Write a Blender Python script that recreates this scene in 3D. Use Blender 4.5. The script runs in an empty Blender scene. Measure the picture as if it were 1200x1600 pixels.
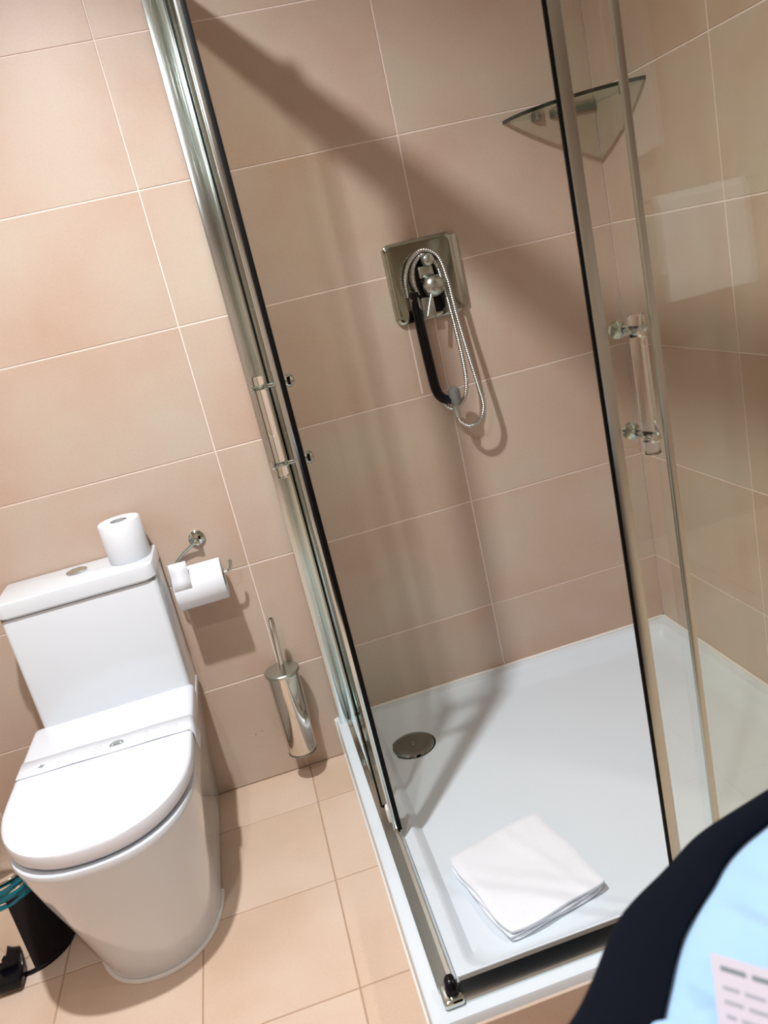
import bpy, bmesh, math, random
from mathutils import Vector, Matrix
random.seed(7)
S = bpy.context.scene
COL = S.collection
PI = math.pi

# ------------------------------------------------------------ camera, world, lights, exposure
cam_d = bpy.data.cameras.new('camera'); cam = bpy.data.objects.new('camera', cam_d); COL.objects.link(cam)
S.camera = cam
CAMLOC = Vector((0.0780, -2.0707, 1.3012))
FWD = Vector((0.14058329, 0.94714952, -0.28834725)); UP = Vector((0.26937737, 0.24366082, 0.93170019))
RIGHT = FWD.cross(UP).normalized(); UP = RIGHT.cross(FWD).normalized()
M = Matrix((RIGHT, UP, -FWD)).transposed().to_4x4(); M.translation = CAMLOC
cam.matrix_world = M
cam_d.sensor_fit = 'VERTICAL'; cam_d.sensor_height = 36; cam_d.lens = 1264.07/1600*36
cam_d.clip_start = 0.02
cam_d.dof.use_dof = True; cam_d.dof.focus_distance = 2.0; cam_d.dof.aperture_fstop = 6.5

w = bpy.data.worlds.new('world'); S.world = w; w.use_nodes = True
w.node_tree.nodes['Background'].inputs[0].default_value = (0.9, 0.95, 1.0, 1)
w.node_tree.nodes['Background'].inputs[1].default_value = 0.03
S.view_settings.view_transform = 'Standard'; S.view_settings.look = 'None'
S.view_settings.exposure = 0.06; S.view_settings.gamma = 1; S.view_settings.use_curve_mapping = False
LAMPS = [((-0.20, -1.03, 2.36), 158, 0.028, 168), ((-0.35, -1.95, 2.36), 38, 0.03, 168), ((1.78, -1.85, 2.36), 110, 0.05, 112)]
for i, (loc, pw, rad, ang) in enumerate(LAMPS):   # two recessed ceiling downlights and one unseen lamp added for the reflected towels
    l = bpy.data.lights.new('lamp_light', 'SPOT'); l.energy = pw; l.shadow_soft_size = rad; l.spot_size = math.radians(ang); l.spot_blend = 1.0
    l.color = (0.96, 0.98, 1.0)
    o = bpy.data.objects.new('lamp_light', l); o.location = loc; COL.objects.link(o)

# ------------------------------------------------------------ helpers
def obj(name, bm, mat, parent=None, smooth=True, kind=None, label=None, loc=None):
    bmesh.ops.recalc_face_normals(bm, faces=bm.faces)
    me = bpy.data.meshes.new(name); bm.to_mesh(me); bm.free()
    return objm(name, me, mat, parent, smooth, kind, label, loc)
def objm(name, me, mat, parent=None, smooth=True, kind=None, label=None, loc=None):
    if smooth and not me.get('sm'):
        for p in me.polygons: p.use_smooth = True
        me.set_sharp_from_angle(angle=math.radians(38)); me['sm'] = 1
    if mat and not me.materials:
        me.materials.append(mat)
    o = bpy.data.objects.new(name, me); COL.objects.link(o)
    if parent: o.parent = parent
    if loc: o.location = loc
    if kind: o['kind'] = kind
    if label: o['label'] = label
    return o
def tag(o, label, cat, group=None):
    o['label'] = label; o['category'] = cat
    if group: o['group'] = group
    return o
def empty(name, label, cat, loc=(0, 0, 0), group=None):
    o = bpy.data.objects.new(name, None); o.empty_display_size = 0.05; COL.objects.link(o); o.location = loc
    return tag(o, label, cat, group)
def rel(bm, loc):
    bmesh.ops.translate(bm, verts=bm.verts, vec=-Vector(loc)); return bm
def box(bm, a, b, bev=0, seg=2):
    t = bmesh.new(); bmesh.ops.create_cube(t, size=1)
    a, b = Vector(a), Vector(b); c = (a+b)/2; s = b-a
    for v in t.verts: v.co = Vector((v.co.x*s.x, v.co.y*s.y, v.co.z*s.z)) + c
    if bev: bmesh.ops.bevel(t, geom=t.edges[:], offset=bev, segments=seg, profile=0.5, affect='EDGES')
    me = bpy.data.meshes.new('t'); t.to_mesh(me); t.free(); bm.from_mesh(me); bpy.data.meshes.remove(me)
    return bm
def B(a, b, bev=0, seg=2): return box(bmesh.new(), a, b, bev, seg)
def frame(d):
    d = d.normalized(); r = Vector((0, 0, 1)) if abs(d.z) < 0.9 else Vector((1, 0, 0))
    u = d.cross(r).normalized(); return u, d.cross(u).normalized()
def tube(bm, pts, rad, n=12, cap=True, closed=False):
    pts = [Vector(p) for p in pts]; N = len(pts); rings = []
    rf = rad if callable(rad) else (lambda t: rad)
    u = None
    for i, p in enumerate(pts):
        if closed: d = pts[(i+1) % N]-pts[i-1]
        else: d = pts[min(i+1, N-1)]-pts[max(i-1, 0)]
        d.normalize()
        if u is None: u, _ = frame(d)
        u = (u - d*u.dot(d)).normalized(); v = d.cross(u)
        r = rf(i/(N-1))
        rings.append([bm.verts.new(p+(u*math.cos(a)+v*math.sin(a))*r) for a in [2*PI*k/n for k in range(n)]])
    for i in range(N-1 if not closed else N):
        A, C = rings[i], rings[(i+1) % N]
        for k in range(n): bm.faces.new((A[k], A[(k+1) % n], C[(k+1) % n], C[k]))
    if cap and not closed: bm.faces.new(rings[0][::-1]); bm.faces.new(rings[-1])
    return bm
def T(pts, rad, n=12, **k): return tube(bmesh.new(), pts, rad, n, **k)
def lathe(bm, prof, base=(0, 0, 0), axis=(0, 0, 1), n=32):
    """prof: list of (radius, height along axis)"""
    d = Vector(axis).normalized(); u, v = frame(d); base = Vector(base); rings = []
    for r, h in prof:
        if r < 1e-6: rings.append([bm.verts.new(base+d*h)])
        else: rings.append([bm.verts.new(base+d*h+(u*math.cos(a)+v*math.sin(a))*r) for a in [2*PI*k/n for k in range(n)]])
    for A, C in zip(rings, rings[1:]):
        for k in range(n):
            if len(A) == 1 and len(C) == 1: continue
            if len(A) == 1: bm.faces.new((A[0], C[k], C[(k+1) % n]))
            elif len(C) == 1: bm.faces.new((A[k], A[(k+1) % n], C[0]))
            else: bm.faces.new((A[k], A[(k+1) % n], C[(k+1) % n], C[k]))
    return bm
def L(prof, base=(0, 0, 0), axis=(0, 0, 1), n=32): return lathe(bmesh.new(), prof, base, axis, n)
def loft(rings, cap0=True, cap1=True):
    bm = bmesh.new(); R_ = [[bm.verts.new(p) for p in r] for r in rings]; n = len(R_[0])
    for A, C in zip(R_, R_[1:]):
        for k in range(n): bm.faces.new((A[k], A[(k+1) % n], C[(k+1) % n], C[k]))
    if cap0: bm.faces.new(R_[0][::-1])
    if cap1: bm.faces.new(R_[-1])
    return bm
def catmull(pts, m=8, closed=False):
    pts = [Vector(p) for p in pts]; N = len(pts); out = []
    rng = range(N) if closed else range(N-1)
    g = (lambda i: pts[i % N]) if closed else (lambda i: pts[max(0, min(N-1, i))])
    for i in rng:
        p0, p1, p2, p3 = g(i-1), g(i), g(i+1), g(i+2)
        for k in range(m):
            t = k/m
            out.append(0.5*((2*p1)+(p2-p0)*t+(2*p0-5*p1+4*p2-p3)*t*t+(3*p1-p0-3*p2+p3)*t**3))
    if not closed: out.append(pts[-1])
    return out

# ------------------------------------------------------------ materials
def mat(name, col, rough=0.5, metal=0.0, **k):
    m = bpy.data.materials.new(name); m.use_nodes = True; nt = m.node_tree; b = nt.nodes['Principled BSDF']
    b.inputs['Base Color'].default_value = (*col, 1); b.inputs['Roughness'].default_value = rough
    b.inputs['Metallic'].default_value = metal
    for key, v in k.items(): b.inputs[key.replace('_', ' ')].default_value = v
    return m
def noise(nt, scale, detail=4, src=None):
    n = nt.nodes.new('ShaderNodeTexNoise'); n.inputs['Scale'].default_value = scale; n.inputs['Detail'].default_value = detail
    if src: nt.links.new(src, n.inputs['Vector'])
    return n
def ramp(nt, src, stops):
    r = nt.nodes.new('ShaderNodeValToRGB'); nt.links.new(src, r.inputs[0])
    while len(r.color_ramp.elements) < len(stops): r.color_ramp.elements.new(0.5)
    for e, (p, c) in zip(r.color_ramp.elements, stops): e.position = p; e.color = (*c, 1)
    return r
def bump(nt, src, bsdf, strength, dist=0.001):
    b = nt.nodes.new('ShaderNodeBump'); b.inputs['Strength'].default_value = strength; b.inputs['Distance'].default_value = dist
    nt.links.new(src, b.inputs['Height']); nt.links.new(b.outputs[0], bsdf.inputs['Normal'])
def tile_mat(name, c1, c2, c3, rough=0.42, seed=0.0):
    m = mat(name, c2, rough); nt = m.node_tree; b = nt.nodes['Principled BSDF']
    geo = nt.nodes.new('ShaderNodeNewGeometry'); oi = nt.nodes.new('ShaderNodeObjectInfo')
    add = nt.nodes.new('ShaderNodeVectorMath'); add.operation = 'ADD'
    sc = nt.nodes.new('ShaderNodeVectorMath'); sc.operation = 'SCALE'; sc.inputs['Scale'].default_value = 9.0
    comb = nt.nodes.new('ShaderNodeCombineXYZ'); nt.links.new(oi.outputs['Random'], comb.inputs[0]); nt.links.new(oi.outputs['Random'], comb.inputs[2])
    nt.links.new(comb.outputs[0], sc.inputs[0]); nt.links.new(geo.outputs['Position'], add.inputs[0]); nt.links.new(sc.outputs[0], add.inputs[1])
    n1 = noise(nt, 2.8, 4, add.outputs[0]); r = ramp(nt, n1.outputs['Fac'], [(0.32, c1), (0.5, c2), (0.68, c3)])
    n2 = noise(nt, 160, 3, geo.outputs['Position'])
    mx = nt.nodes.new('ShaderNodeMixRGB'); mx.blend_type = 'OVERLAY'; mx.inputs[0].default_value = 0.07
    nt.links.new(r.outputs[0], mx.inputs[1]); nt.links.new(n2.outputs['Fac'], mx.inputs[2]); nt.links.new(mx.outputs[0], b.inputs['Base Color'])
    n3 = noise(nt, 420, 2, geo.outputs['Position']); bump(nt, n3.outputs['Fac'], b, 0.12, 0.0005)
    return m
def glass_mat(name, tint, ior=1.45, rough=0.0):
    m = bpy.data.materials.new(name); m.use_nodes = True; nt = m.node_tree; nt.nodes.clear()
    out = nt.nodes.new('ShaderNodeOutputMaterial'); mix = nt.nodes.new('ShaderNodeMixShader')
    tr = nt.nodes.new('ShaderNodeBsdfTransparent'); tr.inputs[0].default_value = (*tint, 1)
    gl = nt.nodes.new('ShaderNodeBsdfGlossy'); gl.inputs['Roughness'].default_value = rough; gl.inputs[0].default_value = (0.92, 0.97, 0.95, 1)
    fr = nt.nodes.new('ShaderNodeFresnel'); fr.inputs[0].default_value = ior
    geo = nt.nodes.new('ShaderNodeNewGeometry'); sub = nt.nodes.new('ShaderNodeMath'); sub.operation = 'SUBTRACT'; sub.inputs[0].default_value = 1.0
    nt.links.new(geo.outputs['Backfacing'], sub.inputs[1])   # the thin pane reflects at its outer faces only
    mul = nt.nodes.new('ShaderNodeMath'); mul.operation = 'MULTIPLY'; nt.links.new(fr.outputs[0], mul.inputs[0]); nt.links.new(sub.outputs[0], mul.inputs[1])
    m2 = nt.nodes.new('ShaderNodeMath'); m2.operation = 'MULTIPLY'; m2.inputs[1].default_value = 2.0; nt.links.new(mul.outputs[0], m2.inputs[0])
    a1 = nt.nodes.new('ShaderNodeMath'); a1.operation = 'ADD'; a1.inputs[1].default_value = 1.0; nt.links.new(mul.outputs[0], a1.inputs[0])
    dv = nt.nodes.new('ShaderNodeMath'); dv.operation = 'DIVIDE'; nt.links.new(m2.outputs[0], dv.inputs[0]); nt.links.new(a1.outputs[0], dv.inputs[1])
    nt.links.new(dv.outputs[0], mix.inputs[0]);   # both faces of a pane: 2R/(1+R)
    nt.links.new(tr.outputs[0], mix.inputs[1]); nt.links.new(gl.outputs[0], mix.inputs[2])
    nt.links.new(mix.outputs[0], out.inputs[0])
    return m
M_TILE = tile_mat('beige_wall_tile', (0.505, 0.352, 0.265), (0.53, 0.408, 0.325), (0.53, 0.45, 0.36))
M_FLOOR = tile_mat('peach_floor_tile', (0.62, 0.45, 0.33), (0.68, 0.51, 0.39), (0.71, 0.56, 0.45), 0.5)
M_GROUT = mat('pale_grout', (0.82, 0.70, 0.64), 0.85)
M_FGROUT = mat('brown_grout', (0.44, 0.29, 0.20), 0.9)
M_WALL = mat('plain_room_wall', (0.50, 0.38, 0.30), 0.6)
M_CEIL = mat('white_ceiling', (0.82, 0.81, 0.79), 0.8)
M_WHITE = mat('white_ceramic', (0.70, 0.745, 0.79), 0.10, Coat_Weight=0.4, Coat_Roughness=0.04)
M_TRAY = mat('white_acrylic', (0.655, 0.715, 0.765), 0.22)
M_LID = mat('white_seat_plastic', (0.77, 0.80, 0.86), 0.28)
M_SEAL = mat('white_sealant', (0.80, 0.78, 0.74), 0.6)
M_CHROME = mat('chrome', (0.58, 0.65, 0.61), 0.06, 1.0)
M_DCHROME = mat('dark_chrome', (0.30, 0.32, 0.31), 0.10, 1.0)
M_STEEL = mat('brushed_steel', (0.50, 0.54, 0.50), 0.28, 1.0)
M_POL = mat('polished_steel', (0.70, 0.67, 0.62), 0.09, 1.0)
M_ALU = mat('polished_aluminium', (0.66, 0.73, 0.73), 0.16, 1.0)
M_DULL = mat('dull_profile', (0.50, 0.52, 0.46), 0.32, 1.0)
M_BLACK = mat('black_rubber', (0.002, 0.002, 0.002), 0.6, Specular_IOR_Level=0.12)
M_BPLAST = mat('dark_reflection_black', (0.003, 0.003, 0.006), 0.22, Specular_IOR_Level=0.25)
M_GLASS = glass_mat('clear_glass', (0.94, 0.945, 0.918))
M_GSHELF = glass_mat('green_shelf_glass', (0.80, 0.88, 0.83))
M_GEDGE = glass_mat('green_glass_edge', (0.10, 0.22, 0.17))
M_ACRYL = mat('clear_acrylic', (0.95, 0.96, 0.95), 0.03, Transmission_Weight=1.0, IOR=1.45)
M_PAPER = mat('white_paper', (0.77, 0.80, 0.85), 0.8)
M_CARD = mat('grey_cardboard', (0.45, 0.45, 0.46), 0.9)
M_GREY = mat('grey_print', (0.30, 0.33, 0.33), 0.8)
M_LGREY = mat('faint_grey_print', (0.76, 0.78, 0.80), 0.8)
M_TEAL = mat('teal_bin_liner', (0.0, 0.12, 0.17), 0.25)
M_DARKGREY = mat('dark_grey_nozzle', (0.20, 0.21, 0.20), 0.35, 0.3)

def towel_mat(name, c):
    m = mat(name, c, 0.95, Sheen_Weight=0.3); nt = m.node_tree; b = nt.nodes['Principled BSDF']
    g = nt.nodes.new('ShaderNodeNewGeometry'); n = noise(nt, 700, 2, g.outputs['Position']); bump(nt, n.outputs['Fac'], b, 0.35, 0.001)
    return m
M_TOWEL = towel_mat('white_terry', (0.76, 0.78, 0.83))
M_BLUE = towel_mat('pale_blue_cotton', (0.30, 0.47, 0.68))
M_BCLOTH = towel_mat('black_cloth', (0.0025, 0.004, 0.008))
M_BCLOTH.node_tree.nodes['Principled BSDF'].inputs['Sheen Weight'].default_value = 0.0
M_BCLOTH.node_tree.nodes['Principled BSDF'].inputs['Specular IOR Level'].default_value = 0.1
M_LABEL = mat('pinkish_paper', (0.44, 0.40, 0.45), 0.8)

# ------------------------------------------------------------ setting
H = 0.3159; XR = 1.148; TW = 0.630; CEIL = 2.42; G = 0.0016
_cache = {}
def tile_mesh(w_, h_, th, mt, key):
    k = (round(w_, 4), round(h_, 4), key)
    if k not in _cache:
        bm = bmesh.new(); c = 0.0009
        x, y = w_/2-G, h_/2-G
        lo = [bm.verts.new(p) for p in ((-x, -y, -th), (x, -y, -th), (x, y, -th), (-x, y, -th))]
        mi = [bm.verts.new(p) for p in ((-x, -y, -c), (x, -y, -c), (x, y, -c), (-x, y, -c))]
        hi = [bm.verts.new(p) for p in ((-x+c, -y+c, 0), (x-c, -y+c, 0), (x-c, y-c, 0), (-x+c, y-c, 0))]
        for A, C in ((lo, mi), (mi, hi)):
            for q in range(4): bm.faces.new((A[q], A[(q+1) % 4], C[(q+1) % 4], C[q]))
        bm.faces.new(hi); bm.faces.new(lo[::-1])
        me = bpy.data.meshes.new('tile'); bm.to_mesh(me); bm.free(); me.materials.append(mt); _cache[k] = me
    return _cache[k]
def put_tile(parent, me, M_):
    o = bpy.data.objects.new('tile', me); COL.objects.link(o); o.parent = parent; o.matrix_local = M_
    return o
# back wall (surface y = 0)
wall_back = obj('wall_back', B((-1.30, 0.0014, 0), (XR+0.0, 0.10, CEIL)), M_GROUT, smooth=False, kind='structure')
MB = Matrix(((1, 0, 0), (0, 0, -1), (0, 1, 0))).to_4x4()   # local z -> -y
xe = [-1.30, -0.815, 0.0, TW, XR]
rows = [k*H for k in range(8)]+[CEIL]
for i in range(len(xe)-1):
    for k in range(len(rows)-1):
        w_, h_ = xe[i+1]-xe[i], rows[k+1]-rows[k]
        jit = random.uniform(-0.0003, 0.0003)
        Mx = MB.copy(); Mx.translation = ((xe[i]+xe[i+1])/2, jit, (rows[k]+rows[k+1])/2)
        put_tile(wall_back, tile_mesh(w_, h_, 0.006, M_TILE, 'w'), Mx)
obj('pale_strip', B((0.556, -0.0012, 0.955), (0.5595, 0.0005, 1.145)), M_GROUT, wall_back, smooth=False, label='short pale vertical line under the mixer plate')  # thin raised pale line on the tile face
for (hx, hz) in ((-0.113, 0.146), (-0.095, 0.151)):
    obj('screw_hole', L([(0.0, 0), (0.0028, 0), (0.0028, 0.0006), (0, 0.0006)], (hx, -0.0007, hz), (0, 1, 0), 10), M_FGROUT, wall_back)
# right wall beside the shower (surface x = XR)
wall_right = obj('wall_right', B((XR+0.0014, -1.10, 0), (XR+0.10, 0.10, CEIL)), M_GROUT, smooth=False, kind='structure')
MR = Matrix(((0, 0, -1), (-1, 0, 0), (0, 1, 0))).to_4x4()  # local z -> -x
ye = [0.0, -0.489, -1.10]
for i in range(2):
    for k in range(len(rows)-1):
        w_, h_ = ye[i]-ye[i+1], rows[k+1]-rows[k]
        Mx = MR.copy(); Mx.translation = (XR+random.uniform(-0.0003, 0.0003), (ye[i]+ye[i+1])/2, (rows[k]+rows[k+1])/2)
        put_tile(wall_right, tile_mesh(w_, h_, 0.006, M_TILE, 'w'), Mx)
# rest of the room
obj('wall_left', B((-1.40, -2.9, 0), (-1.30, 0.10, CEIL)), M_WALL, smooth=False, kind='structure')
obj('wall_front', B((-1.40, -2.9, 0), (2.5, -2.8, CEIL)), M_WALL, smooth=False, kind='structure')
obj('wall_far_right', B((2.4, -2.8, 0), (2.5, -1.10, CEIL)), M_WALL, smooth=False, kind='structure')
obj('wall_nib', B((XR+0.10, -1.10, 0), (2.5, -1.0, CEIL)), M_WALL, smooth=False, kind='structure')
obj('ceiling', B((-1.40, -2.9, CEIL), (2.5, 0.10, CEIL+0.08)), M_CEIL, smooth=False, kind='structure')
floor = obj('floor', B((-1.40, -2.9, -0.08), (2.5, 0.10, -0.0012)), M_FGROUT, smooth=False, kind='structure')
fx = [-1.30]+[0.006+0.310*k for k in range(-4, 8)]+[2.4]
fy = [0.0]+[-0.180-0.310*k for k in range(0, 9)]+[-2.8]
fx = sorted(set(round(v, 4) for v in fx if -1.30 <= v <= 2.4))
for i in range(len(fx)-1):
    for j in range(len(fy)-1):
        x0, x1, y1, y0 = fx[i], fx[i+1], fy[j], fy[j+1]
        if x0 > 0.25 and y1 > -0.85: continue
        if x0 > XR and y1 > -1.0: continue
        if x1-x0 < 0.01 or y1-y0 < 0.01: continue
        Mx = Matrix.Translation(((x0+x1)/2, (y0+y1)/2, random.uniform(-0.0003, 0.0002)))
        put_tile(floor, tile_mesh(x1-x0, y1-y0, 0.006, M_FLOOR, 'f'), Mx)

# ceiling lamps; the third is an added light for the towel reflection
M_EMIT = bpy.data.materials.new('lit_lamp_glass'); M_EMIT.use_nodes = True
M_EMIT.node_tree.nodes['Principled BSDF'].inputs['Emission Color'].default_value = (1, 0.95, 0.9, 1)
M_EMIT.node_tree.nodes['Principled BSDF'].inputs['Emission Strength'].default_value = 6
for (lx, ly, lz), lab in zip([a[0] for a in LAMPS], ['ceiling downlight in front of the toilet', 'ceiling downlight over the middle of the bathroom', 'lamp added to brighten the reflected towels']):
    e = empty('ceiling_or_added_light', 'round chrome '+lab, 'light', (lx, ly, CEIL), 'ceiling downlights and added lamp')
    obj('ring', L([(0.046, 0), (0.046, -0.008), (0.037, -0.010), (0.035, -0.004), (0.035, 0)]), M_CHROME, e)
    obj('lens', L([(0.0, -0.004), (0.034, -0.004), (0.034, 0.0), (0, 0)]), M_EMIT, e)

# ------------------------------------------------------------ toilet
TX = -0.397
def dshape(cx, w_, ys, yf, yb, z, n=28, e=2.25, rb=0.012):
    """closed outline: straight sides, elliptic front"""
    pts = []
    for k in range(n+1):
        a = PI*k/n; c, s = math.cos(a), math.sin(a)
        x = w_*(abs(c)**(2/e))*(1 if c >= 0 else -1); y = (ys-yf)*(abs(s)**(2/e))
        pts.append(Vector((cx+x, ys-y, z)))
    for k in range(1, 5): pts.append(Vector((cx-w_, ys+(yb-rb-ys)*k/4, z)))
    pts.append(Vector((cx-w_+rb*.3, yb-rb*.3, z))); pts.append(Vector((cx-w_+rb, yb, z)))
    pts.append(Vector((cx+w_-rb, yb, z))); pts.append(Vector((cx+w_-rb*.3, yb-rb*.3, z)))
    for k in range(4, 0, -1): pts.append(Vector((cx+w_, ys+(yb-rb-ys)*k/4, z)))
    return pts
toilet = empty('toilet', 'white ceramic close-coupled toilet with closed lid against the tiled wall', 'toilet', (TX, -0.35, 0))
def tob(name, bm, m, parent=toilet, **k):
    base = (TX, -0.35, 0)
    return obj(name, rel(bm, base), m, parent, **k)
secs = [(0.002, .137, -.40, -.592), (0.015, .139, -.40, -.598), (0.06, .143, -.41, -.612), (0.13, .151, -.42, -.636), (0.20, .163, -.43, -.662), (0.27, .176, -.445, -.684),
        (0.33, .186, -.455, -.699), (0.362, .190, -.46, -.706), (0.374, .193, -.46, -.709), (0.380, .191, -.46, -.707)]
rings = []
for z, w_, ys, yf in secs: rings.append(dshape(TX-0.020*z, w_, ys, yf, -0.006, z, e=2.25+0.5*z))
bowl = tob('bowl', loft(rings), M_WHITE)
def rbox(x0, x1, y0, y1, z0, z1, r, taper=0.0, seg=6, top=0.004):
    """box with rounded vertical front corners"""
    def ring(z, inset):
        a0, a1, b0, b1 = x0+inset+taper*(z1-z), x1-inset-taper*(z1-z), y0+inset, y1
        pts = []
        for k in range(seg+1):
            a = PI+PI/2*k/seg; pts.append(Vector((a0+r+r*math.cos(a), b0+r+r*math.sin(a), z)))
        for k in range(seg+1):
            a = 1.5*PI+PI/2*k/seg; pts.append(Vector((a1-r+r*math.cos(a), b0+r+r*math.sin(a), z)))
        pts.append(Vector((a1, b1, z))); pts.append(Vector((a0, b1, z)))
        return pts
    return loft([ring(z0, top), ring(z0+top, 0), ring(z1-top, 0), ring(z1-top*.3, top*.3), ring(z1, top)])
tob('cistern', rbox(-0.580, -0.214, -0.160, -0.006, 0.374, 0.713, 0.012, 0.006), M_WHITE)
tob('cistern_lid', rbox(-0.586, -0.211, -0.168, -0.006, 0.716, 0.757, 0.022, 0, top=0.006), M_WHITE)
tob('lid_joint', B((-0.578, -0.156, 0.710), (-0.216, -0.008, 0.718)), M_DARKGREY)
btn = tob('flush_button', L([(0.026, 0), (0.026, 0.003), (0.022, 0.0045), (0.021, 0.003), (0.020, 0.0042), (0.0, 0.0048)], (-0.402, -0.062, 0.757)), M_CHROME, label='round chrome flush button')
SX = -0.404
def lidrings(w_, ys, yf, yb, zs):
    return [dshape(SX, w_-i, ys, yf+i, yb-i, z) for z, i in zs]
tob('seat', loft(lidrings(0.186, -.46, -.694, -.158, [(0.3835, .004), (0.385, 0), (0.391, 0), (0.393, .004)])), M_LID)
lid = tob('toilet_lid', loft(lidrings(0.196, -.46, -.703, -.150, [(0.393, .005), (0.3945, .001), (0.398, 0), (0.416, 0), (0.4205, .0015), (0.4235, .006), (0.4245, .014)])), M_LID)
for sx in (-0.09, 0.09):
    tob('hinge', L([(0, 0), (0.011, 0), (0.011, 0.03), (0, 0.03)], (TX+sx-0.015, -0.150, 0.39), (1, 0, 0), 14), M_CHROME)
tob('sealant_bead', tube(bmesh.new(), [p+Vector((0, 0, 0.003)) for p in dshape(TX, .139, -.40, -.597, -.006, 0)[:29]], 0.0055, 8), M_SEAL, label='rough white sealant bead at the foot of the bowl')
# hygiene paper band over the lid
band = bmesh.new()
y0b, y1b = -0.322, -0.392
path = [(-0.203, 0.372), (-0.2055, 0.415), (-0.212, 0.4262), (-0.24, 0.4266)]+[(-0.24-0.028*k, 0.4266+0.0007*math.sin(k)) for k in range(1, 12)]+[(-0.596, 0.4262), (-0.6025, 0.415), (-0.605, 0.380)]
v0 = [band.verts.new((x, y0b-0.000+0.12*(-0.2-x)*0.25, z)) for x, z in path]; v1 = [band.verts.new((x, y1b+0.12*(-0.2-x)*0.25, z+0.0003)) for x, z in path]
for a in range(len(path)-1): band.faces.new((v0[a], v0[a+1], v1[a+1], v1[a]))
hb = obj('hygiene_band', rel(band, (SX, -0.36, 0.42)), M_PAPER, loc=(SX, -0.36, 0.42))
tag(hb, 'white printed paper hygiene band wrapped across the closed toilet lid', 'paper band')
sol = hb.modifiers.new('s', 'SOLIDIFY'); sol.thickness = 0.0004
def flat(pts, z, th=0.0003):
    bm = bmesh.new(); a = [bm.verts.new((x, y, z)) for x, y in pts]; b = [bm.verts.new((x, y, z+th)) for x, y in pts]
    n = len(pts)
    for k in range(n): bm.faces.new((a[k], a[(k+1) % n], b[(k+1) % n], b[k]))
    bm.faces.new(a[::-1]); bm.faces.new(b); return bm
def join(bm, other):
    me = bpy.data.meshes.new('t'); other.to_mesh(me); other.free(); bm.from_mesh(me); bpy.data.meshes.remove(me)
cr = bmesh.new(); cx_, cy_ = -0.378, -0.352; zb = 0.4277
for k in range(9):   # little laurel crest: leaves in an arc over a small mound
    a = PI*(0.0+k/8); px, py = cx_+0.014*math.cos(a), cy_+0.013*math.sin(a)-0.004
    join(cr, flat([(px+0.0032*math.cos(a+b), py+0.0026*math.sin(a+b)) for b in (0, 1.57, 3.14, 4.71)], zb))
join(cr, flat([(cx_-0.009, cy_-0.006), (cx_+0.009, cy_-0.006), (cx_+0.006, cy_+0.003), (cx_, cy_+0.007), (cx_-0.006, cy_+0.003)], zb))
join(cr, flat([(cx_-0.014, cy_-0.010), (cx_+0.014, cy_-0.010), (cx_+0.014, cy_-0.0085), (cx_-0.014, cy_-0.0085)], zb))
obj('printed_crest', rel(cr, (SX, -0.36, 0.42)), M_GREY, hb, smooth=False, label='small grey laurel crest print')
st = bmesh.new(); sx_, sy_ = -0.545, -0.352
join(st, flat([(sx_+(0.009 if k % 2 == 0 else 0.003)*math.cos(k*PI/4+0.4), sy_+(0.009 if k % 2 == 0 else 0.003)*math.sin(k*PI/4+0.4)) for k in range(8)], zb))
obj('printed_star', rel(st, (SX, -0.36, 0.42)), M_GREY, hb, smooth=False, label='small grey four-pointed star print')
for x0 in (-0.485, -0.315):
    ln = bmesh.new()
    for r_ in range(4):
        yy = -0.343-r_*0.0075; x = x0
        while x < x0+0.068:
            wl = random.uniform(0.006, 0.014); join(ln, flat([(x, yy), (x+wl, yy), (x+wl, yy+0.0022), (x, yy+0.0022)], zb)); x += wl+0.003
    obj('printed_text', rel(ln, (SX, -0.36, 0.42)), M_LGREY, hb, smooth=False)

# spare roll on the cistern
def roll(name, base, axis, r, ln_, lab, m=M_PAPER):
    e = empty(name, lab, 'toilet paper', base)
    obj('paper', L([(0.021, 0.001), (r-0.002, 0.0), (r, 0.003), (r, ln_-0.003), (r-0.002, ln_), (0.036, ln_), (0.035, ln_-0.0012), (0.021, ln_-0.001), (0.021, 0.001)], (0, 0, 0), axis, 40), m, e)
    obj('cardboard_core', L([(0.0205, 0.0008), (0.0205, ln_-0.0008), (0.0195, ln_-0.0008), (0.0195, 0.0008), (0.0205, 0.0008)], (0, 0, 0), axis, 28), M_CARD, e)
    return e
roll('toilet_roll', (-0.268, -0.070, 0.757), (0, 0, 1), 0.051, 0.100, 'white spare toilet roll standing upright on the cistern lid')
# holder with roll
hold = empty('toilet_roll_holder', 'chrome wall-mounted toilet roll holder with round rosette beside the cistern', 'roll holder', (-0.118, 0, 0.742))
def at(e, bm): return rel(bm, e.location)
RH = Vector((-0.122, -0.075, 0.640))
obj('rosette', at(hold, L([(0, -0.001), (0.021, -0.001), (0.021, 0.006), (0.016, 0.010), (0.0, 0.011)], (-0.108, 0, 0.742), (0, -1, 0), 28)), M_CHROME, hold)
obj('arm', at(hold, T(catmull([(-0.108, -0.008, 0.742), (-0.113, -0.022, 0.737), (-0.128, -0.018, 0.728), (-0.152, -0.011, 0.712), (-0.180, -0.009, 0.688), (-0.1925, -0.025, 0.668), (-0.1935, -0.060, 0.657), (-0.186, -0.074, 0.6555), (-0.12, -0.074, 0.655), (-0.065, -0.074, 0.655), (-0.048, -0.074, 0.657), (-0.041, -0.074, 0.668), (-0.039, -0.074, 0.684)], 6), 0.0042, 10)), M_CHROME, hold)
obj('knob', at(hold, L([(0, 0), (0.0065, 0.001), (0.0065, 0.012), (0, 0.013)], (-0.108, -0.014, 0.735), (0, -1, 0), 14)), M_CHROME, hold)
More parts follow.
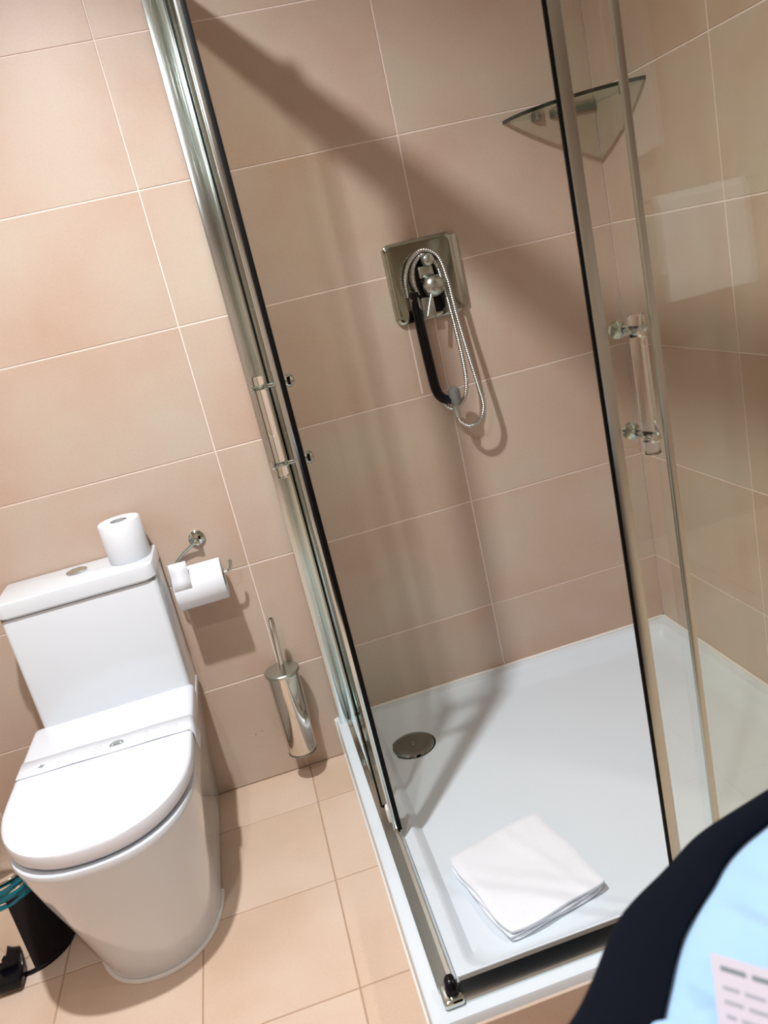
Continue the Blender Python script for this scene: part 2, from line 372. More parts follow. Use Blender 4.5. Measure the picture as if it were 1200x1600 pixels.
er = roll('toilet_roll', (RH.x-0.066, RH.y+0.002, RH.z+0.002), (1, 0, 0), 0.053, 0.124, 'white toilet roll hanging on the chrome wall holder')
fl = bmesh.new(); 
fp = [(0.0, 0.052), (0.012, 0.080), (0.014, 0.100)]
for (a, b) in zip(fp, fp[1:]):
    pass
ffl = [(-0.002, -0.0520, 0.014), (-0.002, -0.0455, 0.034), (-0.002, -0.038, 0.058), (-0.002, -0.034, 0.080)]
va = [fl.verts.new((0.002, y, z)) for _, y, z in ffl]; vb = [fl.verts.new((0.046, y, z)) for _, y, z in ffl]
for k in range(3): fl.faces.new((va[k], vb[k], vb[k+1], va[k+1]))
f_ = obj('paper_flap', fl, M_PAPER, er, label='torn paper end sticking up at the left'); so = f_.modifiers.new('s', 'SOLIDIFY'); so.thickness = 0.0006

# ------------------------------------------------------------ toilet brush
br = empty('toilet_brush', 'polished steel wall-mounted toilet brush holder with upright handle', 'toilet brush', (0.004, -0.062, 0.085))
obj('canister', at(br, L([(0, 0.0), (0.037, 0.0), (0.0390, 0.003), (0.0395, 0.008), (0.0430, 0.238), (0.0425, 0.242), (0.0415, 0.242)], (0.002, -0.062, 0.093), (0.02, 0.0, 1), 40)), M_POL, br)
obj('base_ring', at(br, L([(0.0375, 0.0), (0.0405, 0.001), (0.0405, 0.004), (0.039, 0.005)], (0.002, -0.062, 0.091), (0.02, 0, 1), 40)), M_DCHROME, br)
obj('lid', at(br, L([(0.0, 0.0), (0.047, 0.0), (0.048, 0.002), (0.048, 0.007), (0.046, 0.009), (0.010, 0.011), (0.0, 0.011)], (0.007, -0.062, 0.335), (0.02, 0, 1), 40)), M_STEEL, br)
obj('handle', at(br, L([(0.0075, 0), (0.0075, 0.150), (0.0065, 0.153), (0.0045, 0.153), (0.004, 0.148), (0, 0.148)], (0.010, -0.066, 0.345), (0.05, -0.05, 1), 20)), M_POL, br)
obj('wall_bracket', at(br, B((-0.012, -0.022, 0.20), (0.016, 0.0, 0.26), 0.002)), M_STEEL, br)

# ------------------------------------------------------------ pedal bin
bin_ = empty('pedal_bin', 'small polished steel pedal bin with teal liner left of the toilet', 'bin', (-0.703, -0.362, 0))
BP = (-0.703, -0.362, 0)
BH = 0.235
obj('bin_body', L([(0, 0.004), (0.092, 0.004), (0.094, 0.010), (0.096, BH), (0.094, BH), (0.092, 0.012), (0, 0.012)], n=44), M_POL, bin_)
obj('base_ring', L([(0.090, 0.0), (0.097, 0.0), (0.0975, 0.006), (0.094, 0.010)], n=44), M_BPLAST, bin_)
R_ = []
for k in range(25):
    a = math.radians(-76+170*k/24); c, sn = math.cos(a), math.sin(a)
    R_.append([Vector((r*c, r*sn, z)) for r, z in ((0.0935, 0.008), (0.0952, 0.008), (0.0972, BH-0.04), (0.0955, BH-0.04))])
obj('reflection_shell', loft(R_), M_BPLAST, bin_, label='black shell standing in for a dark reflection on the bin')  # dark reflection on the steel, built as a thin black shell
ln2 = bmesh.new(); NN = 60; prof = []
RR_ = []
for j in range(10):
    ring = []
    for k in range(NN):
        a = 2*PI*k/NN; rr = 0.0975+0.0022*math.sin(j*2.1+math.sin(3*a)*1.3)+0.0010*math.sin(7*a+j)
        ring.append(Vector((rr*math.cos(a), rr*math.sin(a), BH-0.050+0.053*j/9+0.003*math.sin(2*a+1))))
    RR_.append(ring)
RR_.append([Vector((v.x*0.95, v.y*0.95, BH+0.001)) for v in RR_[-1]])
RR_.append([Vector((v.x*0.93, v.y*0.93, BH-0.10)) for v in RR_[-1]])
obj('bin_liner', loft(RR_, False, False), M_TEAL, bin_, label='teal plastic liner folded over the rim')
obj('bin_lid', L([(0.099, 0), (0.100, 0.004), (0.099, 0.010), (0.075, 0.022), (0.040, 0.029), (0, 0.031)], (0, 0.0, BH+0.008), n=44), M_POL, bin_)
obj('lid_ring', L([(0.0985, 0), (0.1005, 0.001), (0.1005, 0.004), (0.0985, 0.005)], (0, 0, BH+0.005), n=44), M_DCHROME, bin_)
pd = bmesh.new(); box(pd, (-0.055, -0.140, 0.010), (0.006, -0.088, 0.034), 0.006); box(pd, (-0.045, -0.1, 0.006), (-0.005, -0.086, 0.05), 0.004)
obj('pedal', pd, M_BPLAST, bin_)

# ------------------------------------------------------------ shower tray
ZT = 0.115; X0 = 0.113; Y1 = -1.043
tray = empty('shower_tray', 'white square shower tray filling the tiled corner', 'shower tray', (0.63, -0.52, 0))
def rr(x0, x1, y0, y1, r, z, seg=6):
    pts = []
    for (cx, cy, a0) in ((x1-r, y1-r, 0), (x0+r, y1-r, PI/2), (x0+r, y0+r, PI), (x1-r, y0+r, 1.5*PI)):
        for k in range(seg+1):
            a = a0+PI/2*k/seg; pts.append(Vector((cx+r*math.cos(a), cy+r*math.sin(a), z)))
    return pts
XI = XR-0.0
rg = [rr(X0+0.004, XI, Y1+0.004, 0, 0.004, 0.001), rr(X0+0.004, XI, Y1+0.004, 0, 0.004, 0.040), rr(X0, XI, Y1, 0, 0.006, 0.046), rr(X0, XI, Y1, 0, 0.006, ZT-0.006), rr(X0+0.002, XI, Y1+0.002, 0, 0.006, ZT-0.001), rr(X0+0.006, XI, Y1+0.006, -0.0, 0.006, ZT),
      rr(X0+0.085, XI-0.028, Y1+0.082, -0.028, 0.03, ZT), rr(X0+0.090, XI-0.033, Y1+0.087, -0.033, 0.03, ZT-0.002), rr(X0+0.100, XI-0.045, Y1+0.10, -0.045, 0.035, ZT-0.018), rr(X0+0.112, XI-0.062, Y1+0.115, -0.062, 0.04, ZT-0.036), rr(X0+0.13, XI-0.085, Y1+0.135, -0.085, 0.05, ZT-0.040)]
obj('basin', at(tray, loft(rg)), M_TRAY, tray)
sb = bmesh.new()
box(sb, (X0-0.005, Y1, 0.0), (X0+0.001, 0, 0.007), 0.002)
box(sb, (X0-0.006, -0.012, 0.0), (X0+0.012, 0, ZT+0.004), 0.003)
box(sb, (X0, -0.010, ZT-0.002), (XI, -0.0, ZT+0.006), 0.003)
box(sb, (XI-0.010, Y1, ZT-0.002), (XI, 0, ZT+0.006), 0.003)
obj('sealant', at(tray, sb), M_SEAL, tray)
for k in range(3):
    a0 = 0.125+k*0.345; a1 = min(a0+0.342, XR)
    obj('plinth_tile', at(tray, B((a0, Y1-0.006, 0.0), (a1, Y1+0.001, 0.096), 0.001, 1)), M_TILE, tray)
tray.children[0]
DX, DY, DZ = 0.290, -0.185, ZT-0.040
dr = empty('shower_drain', 'round dark chrome drain cover in the back left of the tray', 'drain', (DX, DY, DZ))
obj('drain_cover', L([(0.0, 0.007), (0.030, 0.0075), (0.050, 0.0075), (0.056, 0.005), (0.0585, 0.0), (0.0, 0.0)], n=48), M_DCHROME, dr)
obj('drain_rim', L([(0.0585, 0.001), (0.0605, 0.0015), (0.0605, 0.0), (0.0585, 0.0)], n=48), M_BLACK, dr)
obj('screw', L([(0, 0.007), (0.0035, 0.007), (0.003, 0.0105), (0, 0.011)], n=14), M_CHROME, dr)

# ------------------------------------------------------------ shower enclosure
ZB = 0.145; ZR = 1.95; FXL = 0.150; DXL = 0.1655; FYF = -1.006; DYF = -0.990
enc = empty('shower_enclosure', 'chrome framed corner shower enclosure with clear glass sliding doors', 'shower enclosure', (FXL, FYF, ZT))
def eo(name, bm, m, parent=enc, **k):
    off = Vector((0, 0, 0)); p = parent
    while p: off += p.location; p = p.parent
    return obj(name, rel(bm, off), m, parent, **k)
# wall profiles
wp = bmesh.new()
box(wp, (0.1215, -0.034, ZT), (0.1452, -0.001, ZR), 0.0012); box(wp, (0.1215, -0.020, ZT), (0.163, -0.001, ZR), 0.001); box(wp, (0.1545, -0.034, ZT), (0.162, -0.001, ZR), 0.0012)
eo('wall_profile', wp, M_ALU)
wp = bmesh.new(); box(wp, (XR-0.034, -1.03, ZT), (XR-0.001, -0.995, ZR), 0.002); eo('wall_profile', wp, M_ALU)
# rails
def rail(a, b): return B(a, b, 0.004)
eo('top_rail', rail((0.140, -1.02, ZR), (0.178, -0.001, ZR+0.045)), M_ALU)
eo('top_rail', rail((0.179, -1.02, ZR), (XR-0.001, -0.982, ZR+0.045)), M_ALU)
eo('corner_bracket', B((0.135, -1.025, ZR-0.006), (0.185, -0.975, ZR+0.050), 0.006), M_CHROME)
eo('rail_stop', B((0.150, -0.425, ZR+0.045), (0.176, -0.400, ZR+0.060), 0.003), M_CHROME)
def bottom_profile(ax, a, b):
    """rounded sill profile swept along x or y; a,b ends; section across"""
    sec = [(-0.018, 0), (-0.018, 0.004), (-0.013, 0.0065), (0.003, 0.0275), (0.010, 0.029), (0.015, 0.025), (0.017, 0.020), (0.017, 0)]
    rings = []
    for t in (a, b):
        if ax == 'y': rings.append([Vector((0.158+s, t, ZT+z)) for s, z in sec])
        else: rings.append([Vector((t, -1.001-s*-1.0, ZT+z)) for s, z in sec])
    return loft(rings)
eo('sill_rail', bottom_profile('y', -0.985, -0.020), M_ALU)
eo('sill_rail', bottom_profile('x', 0.178, XR-0.002), M_ALU)
cc = bmesh.new(); box(cc, (0.141, -1.022, ZT), (0.178, -0.978, ZT+0.016), 0.006, 3)
eo('corner_cap', cc, M_CHROME)
eo('corner_plug', loft([rr(0.150, 0.174, -1.012, -0.982, 0.008, ZT+0.012), rr(0.151, 0.173, -1.010, -0.983, 0.008, ZT+0.030), rr(0.155, 0.170, -1.004, -0.986, 0.006, ZT+0.038), rr(0.159, 0.166, -0.998, -0.990, 0.003, ZT+0.040)]), M_BPLAST, label='black plastic corner plug')
# fixed panels
fpl = eo('fixed_panel', B((FXL-0.003, -0.470, ZT+0.018), (FXL+0.003, -0.030, ZR)), M_GLASS, smooth=False)
eo('edge_strip', B((FXL+0.000, -0.474, ZT+0.018), (FXL+0.0045, -0.468, ZR), 0.0006), M_BLACK, fpl)
fpr = eo('fixed_panel', B((0.672, FYF-0.003, ZT+0.018), (XR-0.030, FYF+0.003, ZR)), M_GLASS, smooth=False)
eo('edge_strip', B((0.666, FYF-0.005, ZT+0.018), (0.677, FYF+0.004, ZR), 0.002), M_DULL, fpr)
# sliding doors
sdl = eo('sliding_door', B((DXL-0.003, -0.560, ZB), (DXL+0.003, -0.085, ZR-0.004)), M_GLASS, smooth=False)
eo('door_profile', B((DXL-0.006, -0.574, ZB-0.006), (DXL+0.005, -0.552, ZR-0.004), 0.002), M_ALU, sdl)
eo('door_seal', B((DXL+0.003, -0.577, ZB-0.006), (DXL+0.0125, -0.560, ZR-0.004), 0.001), M_BLACK, sdl, label='black magnetic door seal')
sdr = eo('sliding_door', B((0.600, DYF-0.003, ZB), (1.090, DYF+0.003, ZR-0.004)), M_GLASS, smooth=False)
eo('door_profile', B((0.588, DYF-0.005, ZB-0.004), (0.607, DYF+0.004, ZR-0.004), 0.002), M_DULL, sdr)
eo('door_seal', B((0.5838, DYF-0.003, ZB-0.004), (0.588, DYF+0.002, ZR-0.004), 0.0007), M_BLACK, sdr, label='black magnetic door seal')
ALB = bmesh.new()
def handle(door, P, out, zt, zb_, pz):
    """P: xy of the door plane at the handle; out: unit vector to the outside"""
    out = Vector(out); P = Vector((P[0], P[1], 0)); bar = P+out*0.034
    h = eo('handle_bar', L([(0, 0), (0.0098, 0), (0.0115, 0.002), (0.0115, zt-zb_-0.002), (0.0098, zt-zb_), (0, zt-zb_)], bar+Vector((0, 0, zb_)), (0, 0, 1), 24), M_ACRYL, door, label='clear acrylic handle bar')
    for z in pz:
        c = P+Vector((0, 0, z))
        eo('handle_post', L([(0, 0.001), (0.0045, 0.001), (0.0045, 0.018), (0.0075, 0.020), (0.0085, 0.0245), (0.005, 0.027), (0.004, 0.043), (0.0085, 0.0455), (0.0085, 0.0475), (0.0055, 0.051), (0, 0.052)], c, out, 20), M_CHROME, door)
        eo('handle_knob', L([(0, 0.001), (0.008, 0.001), (0.005, 0.006), (0.005, 0.014), (0.0125, 0.020), (0.0135, 0.026), (0.010, 0.032), (0.004, 0.0345), (0, 0.035)], c, -out, 20), M_CHROME, door)
handle(sdl, (DXL, -0.515), (-1, 0, 0), 1.153, 0.952, (1.131, 0.978))
handle(sdr, (0.636, DYF), (0, -1, 0), 1.158, 0.956, (1.134, 0.982))
eo('roller_guide', B((DXL-0.010, -0.545, ZB-0.008), (DXL+0.016, -0.520, ZB+0.030), 0.005), M_SEAL, sdl, label='white plastic roller guide')
eo('roller_guide', B((DXL-0.014, -0.20, ZB-0.008), (DXL-0.004, -0.17, ZB+0.030), 0.004), M_CHROME, sdl)

# ------------------------------------------------------------ mixer with handset
mx = empty('shower_mixer', 'chrome wall plate shower mixer with round knobs, dark-looking handset and looped metal hose', 'shower mixer', (0.62, 0, 1.24))
pl = loft([[Vector((v.x, -d, v.y)) for v in rr(0.528+i, 0.712-i, 1.138+i, 1.338-i, 0.018, 0)] for d, i in ((0.0, 0), (0.008, 0), (0.014, 0.001), (0.0175, 0.005), (0.0185, 0.010))])
obj('wall_plate', at(mx, pl), mat('smoky_chrome', (0.42, 0.46, 0.40), 0.07, 1.0), mx)
obj('backing_plate', at(mx, B((0.545, -0.012, 1.150), (0.724, -0.0005, 1.330), 0.004)), M_STEEL, mx)
obj('dark_reflection_plate', at(mx, loft([[Vector((v.x, -d, v.y)) for v in rr(0.590+i, 0.662-i, 1.150+i, 1.300-i, 0.02, 0)] for d, i in ((0.016, 0), (0.022, 0.001), (0.024, 0.006))])), M_BPLAST, mx)  # black plate stands in for the dark reflections around the knobs
obj('valve_neck', at(mx, B((0.603, -0.040, 1.240), (0.642, -0.018, 1.270), 0.004)), M_STEEL, mx)
obj('valve_foot', at(mx, B((0.596, -0.032, 1.140), (0.630, -0.016, 1.195), 0.004)), M_STEEL, mx)
obj('diverter_knob', at(mx, L([(0.008, 0.0), (0.008, 0.022), (0.0140, 0.025), (0.0155, 0.030), (0.0155, 0.042), (0.013, 0.048), (0.007, 0.051), (0, 0.052)], (0.6265, -0.020, 1.284), (0, -1, -0.05), 28)), M_STEEL, mx)
obj('temperature_knob', at(mx, L([(0.018, 0.0), (0.019, 0.018), (0.0245, 0.022), (0.0272, 0.030), (0.0272, 0.040), (0.0235, 0.048), (0.014, 0.054), (0, 0.056)], (0.630, -0.018, 1.219), (0, -1, 0), 32)), M_STEEL, mx)
obj('lever', at(mx, T([(0.622, -0.060, 1.208), (0.610, -0.068, 1.185), (0.594, -0.076, 1.150)], lambda t: 0.0045-0.0005*t, 10)), M_STEEL, mx)
ho = bmesh.new(); lathe(ho, [(0, 0), (0.0135, 0), (0.0145, 0.008), (0.0145, 0.030), (0.012, 0.036), (0, 0.036)], (0.579, -0.045, 1.168), (-0.05, 0, 1), 20)
tube(ho, [(0.585, -0.016, 1.190), (0.581, -0.045, 1.185)], 0.010, 14)
obj('handset_holder', at(mx, ho), M_DCHROME, mx)
pts = catmull([(0.577, -0.048, 1.212), (0.577, -0.048, 1.17), (0.578, -0.049, 1.10), (0.580, -0.050, 1.02), (0.583, -0.052, 0.965), (0.594, -0.058, 0.940), (0.614, -0.066, 0.932)], 6)
obj('handset', at(mx, T(pts, lambda t: 0.0115+0.0015*math.sin(PI*t), 18)), M_BPLAST, mx, label='slim hanging handset, coloured black for its dark reflection')  # dark reflection in the chrome is put into the black colour
obj('nozzle', at(mx, L([(0, 0), (0.012, 0.0), (0.0155, 0.010), (0.0155, 0.034), (0.0125, 0.044), (0, 0.046)], (0.624, -0.066, 0.918), (-0.05, -0.15, 1), 20)), M_DARKGREY, mx, label='grey conical spray nozzle')
obj('hose_connector', at(mx, L([(0.0075, 0), (0.0085, 0.004), (0.0095, 0.030), (0.0095, 0.034)], (0.622, -0.064, 0.884), (0, -0.05, 1), 16)), M_STEEL, mx)
def hose(ctrl, m=16):
    pts = catmull(ctrl, 60)
    # resample by length
    Lr = [0]
    for a, b in zip(pts, pts[1:]): Lr.append(Lr[-1]+(b-a).length)
    N = int(Lr[-1]/0.0014); out = []; j = 0
    for k in range(N+1):
        s = Lr[-1]*k/N
        while j < len(Lr)-2 and Lr[j+1] < s: j += 1
        t = (s-Lr[j])/max(1e-9, Lr[j+1]-Lr[j]); out.append(pts[j].lerp(pts[j+1], t))
    bm = bmesh.new(); tube(bm, out, 0.006, 10)
    for i, v in enumerate(bm.verts): pass
    rings = len(out)
    vs = list(bm.verts)
    for i in range(rings):
        ph = [0.0, 0.0009, 0.0012, 0.0004][i % 4]
        for v in vs[i*10:(i+1)*10]:
            d = (v.co-out[i]); v.co = out[i]+d*(1-ph/0.006)
    return bm
M_HOSE = mat('metal_hose', (0.50, 0.50, 0.47), 0.3, 1.0)
obj('hose', at(mx, hose([(0.566, -0.030, 1.205), (0.567, -0.040, 1.25), (0.585, -0.046, 1.288), (0.620, -0.050, 1.307), (0.655, -0.052, 1.285), (0.668, -0.054, 1.225), (0.672, -0.060, 1.14), (0.680, -0.066, 1.04), (0.690, -0.068, 0.95), (0.694, -0.068, 0.895), (0.678, -0.068, 0.862), (0.650, -0.066, 0.852), (0.628, -0.064, 0.868), (0.622, -0.064, 0.886)])), M_HOSE, mx)
obj('hose', at(mx, hose([(0.590, -0.040, 1.205), (0.584, -0.046, 1.24), (0.592, -0.046, 1.276), (0.620, -0.046, 1.296), (0.648, -0.046, 1.27), (0.659, -0.046, 1.20), (0.666, -0.048, 1.10), (0.668, -0.052, 1.00), (0.660, -0.056, 0.945), (0.640, -0.058, 0.915), (0.615, -0.056, 0.905), (0.596, -0.052, 0.925), (0.588, -0.050, 0.955)])), M_HOSE, mx)

# ------------------------------------------------------------ glass corner shelf
SZ = 1.552; SR = 0.250
sh = empty('corner_shelf', 'quarter-round green glass corner shelf in the shower', 'shelf', (XR, 0, SZ))
arc = [Vector((-SR*math.cos(a)*1.0, -SR*math.sin(a)*1.0, 0)) for a in [PI/2*k/20 for k in range(21)]]
inner = [p*0.975 for p in arc]
def slab(loop, z0, z1): return loft([[Vector((p.x, p.y, z0)) for p in loop], [Vector((p.x, p.y, z1)) for p in loop]])
obj('glass_pane', slab([Vector((-0.001, -0.001, 0))]+[Vector((min(p.x, -0.001), min(p.y, -0.001), 0)) for p in inner], 0, 0.008), M_GSHELF, sh, smooth=False)
eb = bmesh.new(); R4 = []
for p, q in zip(arc, inner):
    R4.append([Vector((min(q.x, -0.001), min(q.y, -0.001), 0)), Vector((min(p.x, -0.001), min(p.y, -0.001), 0)), Vector((min(p.x, -0.001), min(p.y, -0.001), 0.008)), Vector((min(q.x, -0.001), min(q.y, -0.001), 0.008))])
obj('glass_edge', loft(R4), M_GEDGE, sh, smooth=False, label='dark green polished glass edge')
obj('wall_support', B((-0.125, -0.010, -0.010), (-0.002, -0.001, -0.0005), 0.001), M_DCHROME, sh)
for (a, b) in (((-0.175, -0.018, -0.010), (-0.155, -0.001, 0.014)), ((-0.018, -0.175, -0.010), (-0.001, -0.155, 0.014))):
    obj('bracket', B(a, b, 0.003), M_DCHROME, sh)

# ------------------------------------------------------------ folded towel on the tray
ZF = ZT-0.040
tw_pts = [Vector((0.247, -0.661)), Vector((0.298, -0.905)), Vector((0.514, -0.861)), Vector((0.469, -0.611))]
bm = bmesh.new()
def towel_layer(z0, z1, shrink, off, N=26):
    """one folded layer: bulged quilted slab following the corner quad"""
    c = sum(tw_pts, Vector((0, 0)))/4+Vector(off)
    Q = [c+(p-sum(tw_pts, Vector((0, 0)))/4)*shrink for p in tw_pts]
    top, bot = {}, {}
    for i in range(N+1):
        for j in range(N+1):
            u, v = i/N, j/N
            e = min(u, 1-u, v, 1-v); r = 0.06
            k = max(0.35, math.sqrt(max(0, 1-(1-min(1, e/r))**2)))
            sh_ = 1-0.045*((2*u-1)**6)*((2*v-1)**6)
            u2, v2 = 0.5+(u-0.5)*sh_, 0.5+(v-0.5)*sh_
            p = (Q[0]*(1-u2)+Q[3]*u2)*(1-v2)+(Q[1]*(1-u2)+Q[2]*u2)*v2
            wv = 0.0010*math.sin(9*u+4*v)+0.0010*math.sin(13*v-3*u)+0.0022*math.exp(-((u-0.55-0.25*v)/0.05)**2)
            p = p+Vector((0.002*math.sin(11*v+z0*300), 0.002*math.sin(9*u+z1*200)))
            zc = (z0+z1)/2; h = (z1-z0)/2
            top[i, j] = bm.verts.new((p.x, p.y, zc+h*k+wv*k)); bot[i, j] = bm.verts.new((p.x, p.y, zc-h*k))
    for i in range(N):
        for j in range(N):
            bm.faces.new([top[i, j], top[i+1, j], top[i+1, j+1], top[i, j+1]])
            bm.faces.new([bot[i, j], bot[i, j+1], bot[i+1, j+1], bot[i+1, j]])
    ed = [(i, 0) for i in range(N)]+[(N, j) for j in range(N)]+[(i, N) for i in range(N, 0, -1)]+[(0, j) for j in range(N, 0, -1)]
    for a_, b_ in zip(ed, ed[1:]+ed[:1]): bm.faces.new([top[a_], bot[a_], bot[b_], top[b_]])
towel_layer(ZF+0.0005, ZF+0.010, 0.975, (-0.003, -0.001))
towel_layer(ZF+0.0085, ZF+0.018, 0.985, (-0.002, -0.001))
towel_layer(ZF+0.0165, ZF+0.030, 1.0, (0, 0))
tw = obj('folded_towel', rel(bm, (0.38, -0.76, ZF)), M_TOWEL, loc=(0.38, -0.76, ZF)); tag(tw, 'folded white towel lying on the shower tray floor', 'towel')

# ------------------------------------------------------------ black bag with pale blue cloth
outer = [(x-0.005, y+0.006) for x, y in [(.153, -1.700), (.161, -1.680), (.184, -1.667), (.219, -1.637), (.267, -1.595), (.323, -1.566), (.37, -1.548), (.431, -1.532), (.52, -1.520), (.62, -1.530), (.72, -1.580), (.775, -1.68), (.76, -1.80), (.68, -1.89), (.55, -1.93), (.40, -1.93), (.27, -1.89), (.18, -1.80)]]
widths = [.062, .060, .057, .052, .047, .038, .030, .024, .015, .02, .03, .04, .05, .05, .05, .05, .06, .07]
oc = catmull([(x, y, 0) for x, y in outer], 8, True); wc = []
wl = catmull([(w_, 0, 0) for w_ in widths], 8, True)
NB = len(oc); cen = Vector((0.47, -1.72, 0))
bag = empty('tote_bag', 'large black fabric bag with open top at the lower right corner', 'bag', (0.47, -1.72, 0))
ZM = 0.795
def inn(i, d):
    p = oc[i]; t = (oc[(i+1) % NB]-oc[i-1]).normalized(); nrm = Vector((-t.y, t.x, 0))
    if nrm.dot(cen-p) < 0: nrm = -nrm
    return p+nrm*d
rings = []
def ringf(fd, z): rings.append([inn(i, fd(wl[i].x)+0.0012*math.sin(i*0.37+z*40))+Vector((0, 0, z)) for i in range(NB)])
ringf(lambda w_: 0.055, 0.004); ringf(lambda w_: 0.035, 0.02); ringf(lambda w_: 0.022, 0.15); ringf(lambda w_: 0.016, 0.40); ringf(lambda w_: 0.010, 0.60); ringf(lambda w_: 0.004, 0.72); ringf(lambda w_: 0.0, ZM-0.02)
ringf(lambda w_: 0.0, ZM-0.006); ringf(lambda w_: w_*0.12, ZM+0.001); ringf(lambda w_: w_*0.4, ZM+0.005); ringf(lambda w_: w_*0.75, ZM+0.004); ringf(lambda w_: w_, ZM-0.002); ringf(lambda w_: w_+0.002, ZM-0.02); ringf(lambda w_: w_+0.008, ZM-0.10)
obj('fabric_shell', rel(loft(rings, True, True), (0.47, -1.72, 0)), M_BCLOTH, bag)
# cloth inside
bm = bmesh.new(); K = 30; prev = None; cpt = Vector((0.46, -1.735, 0)); grid = []
for r_ in range(K+1):
    f = 1-r_/K; ring = []
    for i in range(NB):
        p = inn(i, wl[i].x+0.0); q = cpt+(p-cpt)*f
        dome = 0.020*(1-f**2.5)
        fold = 0.0052*math.sin(q.x*62+1.2*math.sin(q.y*30))*min(1, (1-f)*6)+0.003*math.sin(q.x*150+q.y*60)*min(1, (1-f)*5)
        ring.append(bm.verts.new((q.x, q.y, ZM-0.008+dome+fold*(1 if f > 0.05 else f*20))))
    grid.append(ring)
for A, C_ in zip(grid, grid[1:]):
    for k in range(NB): 
        try: bm.faces.new((A[k], A[(k+1) % NB], C_[(k+1) % NB], C_[k]))
        except ValueError: pass
bmesh.ops.remove_doubles(bm, verts=bm.verts, dist=1e-5)
cl = obj('blue_cloth', rel(bm, (0.46, -1.735, ZM)), M_BLUE, loc=(0.46, -1.735, ZM)); tag(cl, 'pale blue cotton garment stuffed in the black bag', 'clothing')
sm = cl.modifiers.new('s', 'SOLIDIFY'); sm.thickness = 0.003
# printed paper on the cloth: corner A, direction along its top edge and its side
ZP = ZM+0.026
A_ = Vector((0.289, -1.663, 0.807)); ex = Vector((0.022, -0.031, 0.006)).normalized(); ey = Vector((-0.025, -0.047, 0)).normalized()
def paper_quad(x0, x1, y0, y1, z0, th):
    b_ = bmesh.new(); lo = [b_.verts.new(A_+ex*x+ey*y+Vector((0, 0, z0))) for x, y in ((x0, y0), (x1, y0), (x1, y1), (x0, y1))]
    hi = [b_.verts.new(v.co+Vector((0, 0, th))) for v in lo]
    for k in range(4): b_.faces.new((lo[k], lo[(k+1) % 4], hi[(k+1) % 4], hi[k]))
    b_.faces.new(lo[::-1]); b_.faces.new(hi); return b_
lp = obj('printed_paper', rel(paper_quad(0, 0.12, 0, 0.11, 0, 0.0006), A_), M_LABEL, loc=tuple(A_), smooth=False)
tag(lp, 'pinkish white printed paper lying on the pale blue cloth', 'paper')
tx = bmesh.new()
x = 0.006
while x < 0.11:
    wl_ = random.uniform(0.010, 0.018); join(tx, paper_quad(x, x+wl_, 0.0085, 0.0125, 0.0006, 0.0003)); x += wl_+0.004
obj('heading_print', rel(tx, A_), mat('dark_text_print', (0.13, 0.16, 0.17), 0.8), lp, smooth=False)
tx = bmesh.new()
for r_ in range(7):
    x = 0.006; yy = 0.024+r_*0.0105
    while x < 0.11:
        wl_ = random.uniform(0.005, 0.014); join(tx, paper_quad(x, x+wl_, yy, yy+0.0028, 0.0006, 0.0003)); x += wl_+0.0035
obj('body_print', rel(tx, A_), mat('grey_text_print', (0.26, 0.26, 0.30), 0.8), lp, smooth=False)

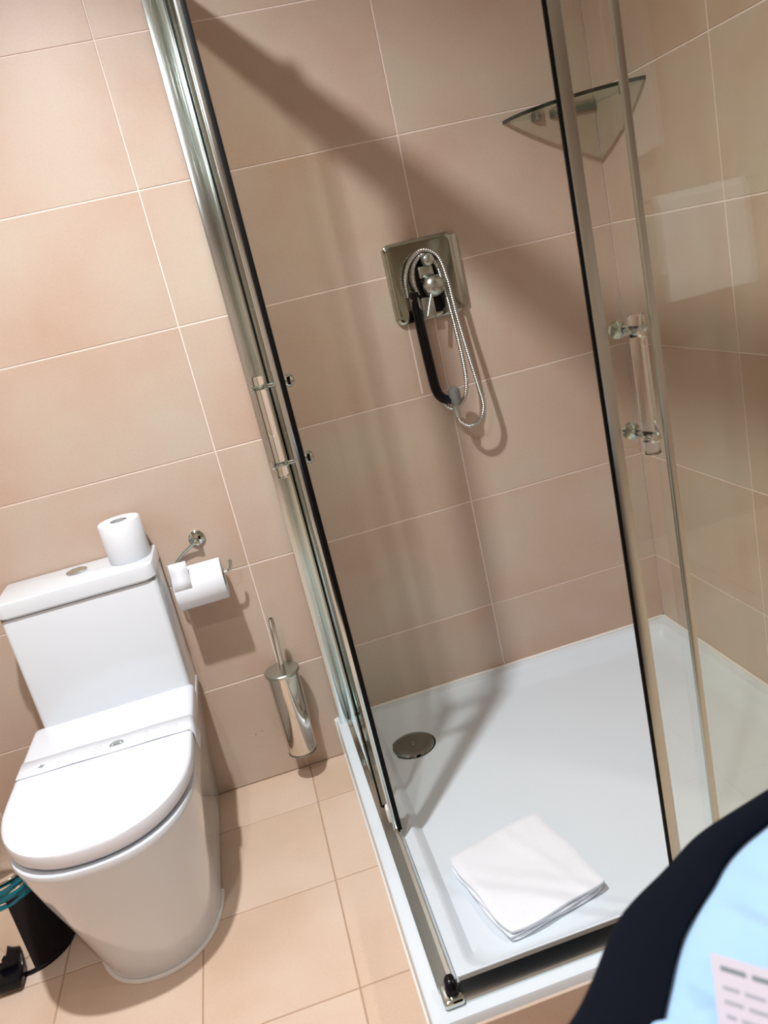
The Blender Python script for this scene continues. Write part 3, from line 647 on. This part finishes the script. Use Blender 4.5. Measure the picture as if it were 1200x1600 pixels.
# ------------------------------------------------------------ towels seen only as a reflection in the glass
rk = empty('towel_rack', 'chrome towel rack on the wall opposite the shower', 'towel rack', (1.86, -2.8, 1.29))
obj('rail', T([(-0.26, 0.075, 0), (0.26, 0.075, 0)], 0.008, 14), M_CHROME, rk)
for s in (-0.24, 0.24): obj('post', T([(s, 0.0, 0), (s, 0.078, 0)], 0.007, 12), M_CHROME, rk)
def hung(name, x0, x1, ztop, zbot, y, lab, waves):
    R_ = []
    n = 24
    for k in range(n+1):
        u = k/n; x = x0+(x1-x0)*u; wv = 0.006*math.sin(u*waves)
        R_.append([Vector((x, y+0.020+wv*0.3, ztop-0.01)), Vector((x, y+0.012, ztop+0.009)), Vector((x, y, ztop+0.014)), Vector((x, y-0.012, ztop+0.009)), Vector((x, y-0.022, ztop-0.02)), Vector((x, y-0.024, zbot+0.1)),
                   Vector((x, y-0.0185, zbot+0.1)), Vector((x, y-0.0125, ztop-0.03)), Vector((x, y-0.0095, ztop+0.0)), Vector((x, y, ztop+0.0105)), Vector((x, y+0.0095, ztop+0.0)), Vector((x, y+0.014, ztop-0.02)), Vector((x, y+0.020+wv, (ztop+zbot)/2)), Vector((x, y+0.022+wv, zbot)),
                   Vector((x, y+0.034+wv, zbot+0.004)), Vector((x, y+0.032+wv, (ztop+zbot)/2)), Vector((x, y+0.026+wv*0.3, ztop-0.01))])
    o = obj(name, rel(loft(R_), ((x0+x1)/2, y, ztop)), M_TOWEL, loc=((x0+x1)/2, y, ztop)); tag(o, lab, 'towel'); return o
hung('bath_towel', 1.69, 2.04, 1.29, 0.93, -2.725, 'wide white bath towel draped over the towel rack', 9)
rk2 = empty('towel_hook', 'chrome robe hook high on the wall opposite the shower', 'hook', (1.69, -2.8, 2.10))
obj('hook_plate', L([(0, 0), (0.022, 0), (0.022, 0.006), (0, 0.007)], (0, 0, 0), (0, 1, 0), 24), M_CHROME, rk2)
obj('hook_arm', T(catmull([(0, 0.004, 0), (0, 0.04, -0.004), (0, 0.062, 0.004), (0, 0.070, 0.022)], 5), 0.005, 10), M_CHROME, rk2)
R_ = []
for z, w_, d in ((2.112, 0.006, 0.006), (2.09, 0.035, 0.02), (2.03, 0.055, 0.026), (1.90, 0.065, 0.024), (1.70, 0.07, 0.022), (1.50, 0.072, 0.02), (1.455, 0.07, 0.018)):
    R_.append([Vector((1.69+w_*math.cos(a), -2.745+d*math.sin(a)*(1+0.25*math.sin(5*a)), z+(0.02*math.cos(a) if z < 1.5 else 0))) for a in [2*PI*k/40 for k in range(40)]])
o = obj('hand_towel', rel(loft(R_), (1.69, -2.745, 2.1)), M_TOWEL, loc=(1.69, -2.745, 2.1)); tag(o, 'narrow white hand towel hanging from the robe hook', 'towel')
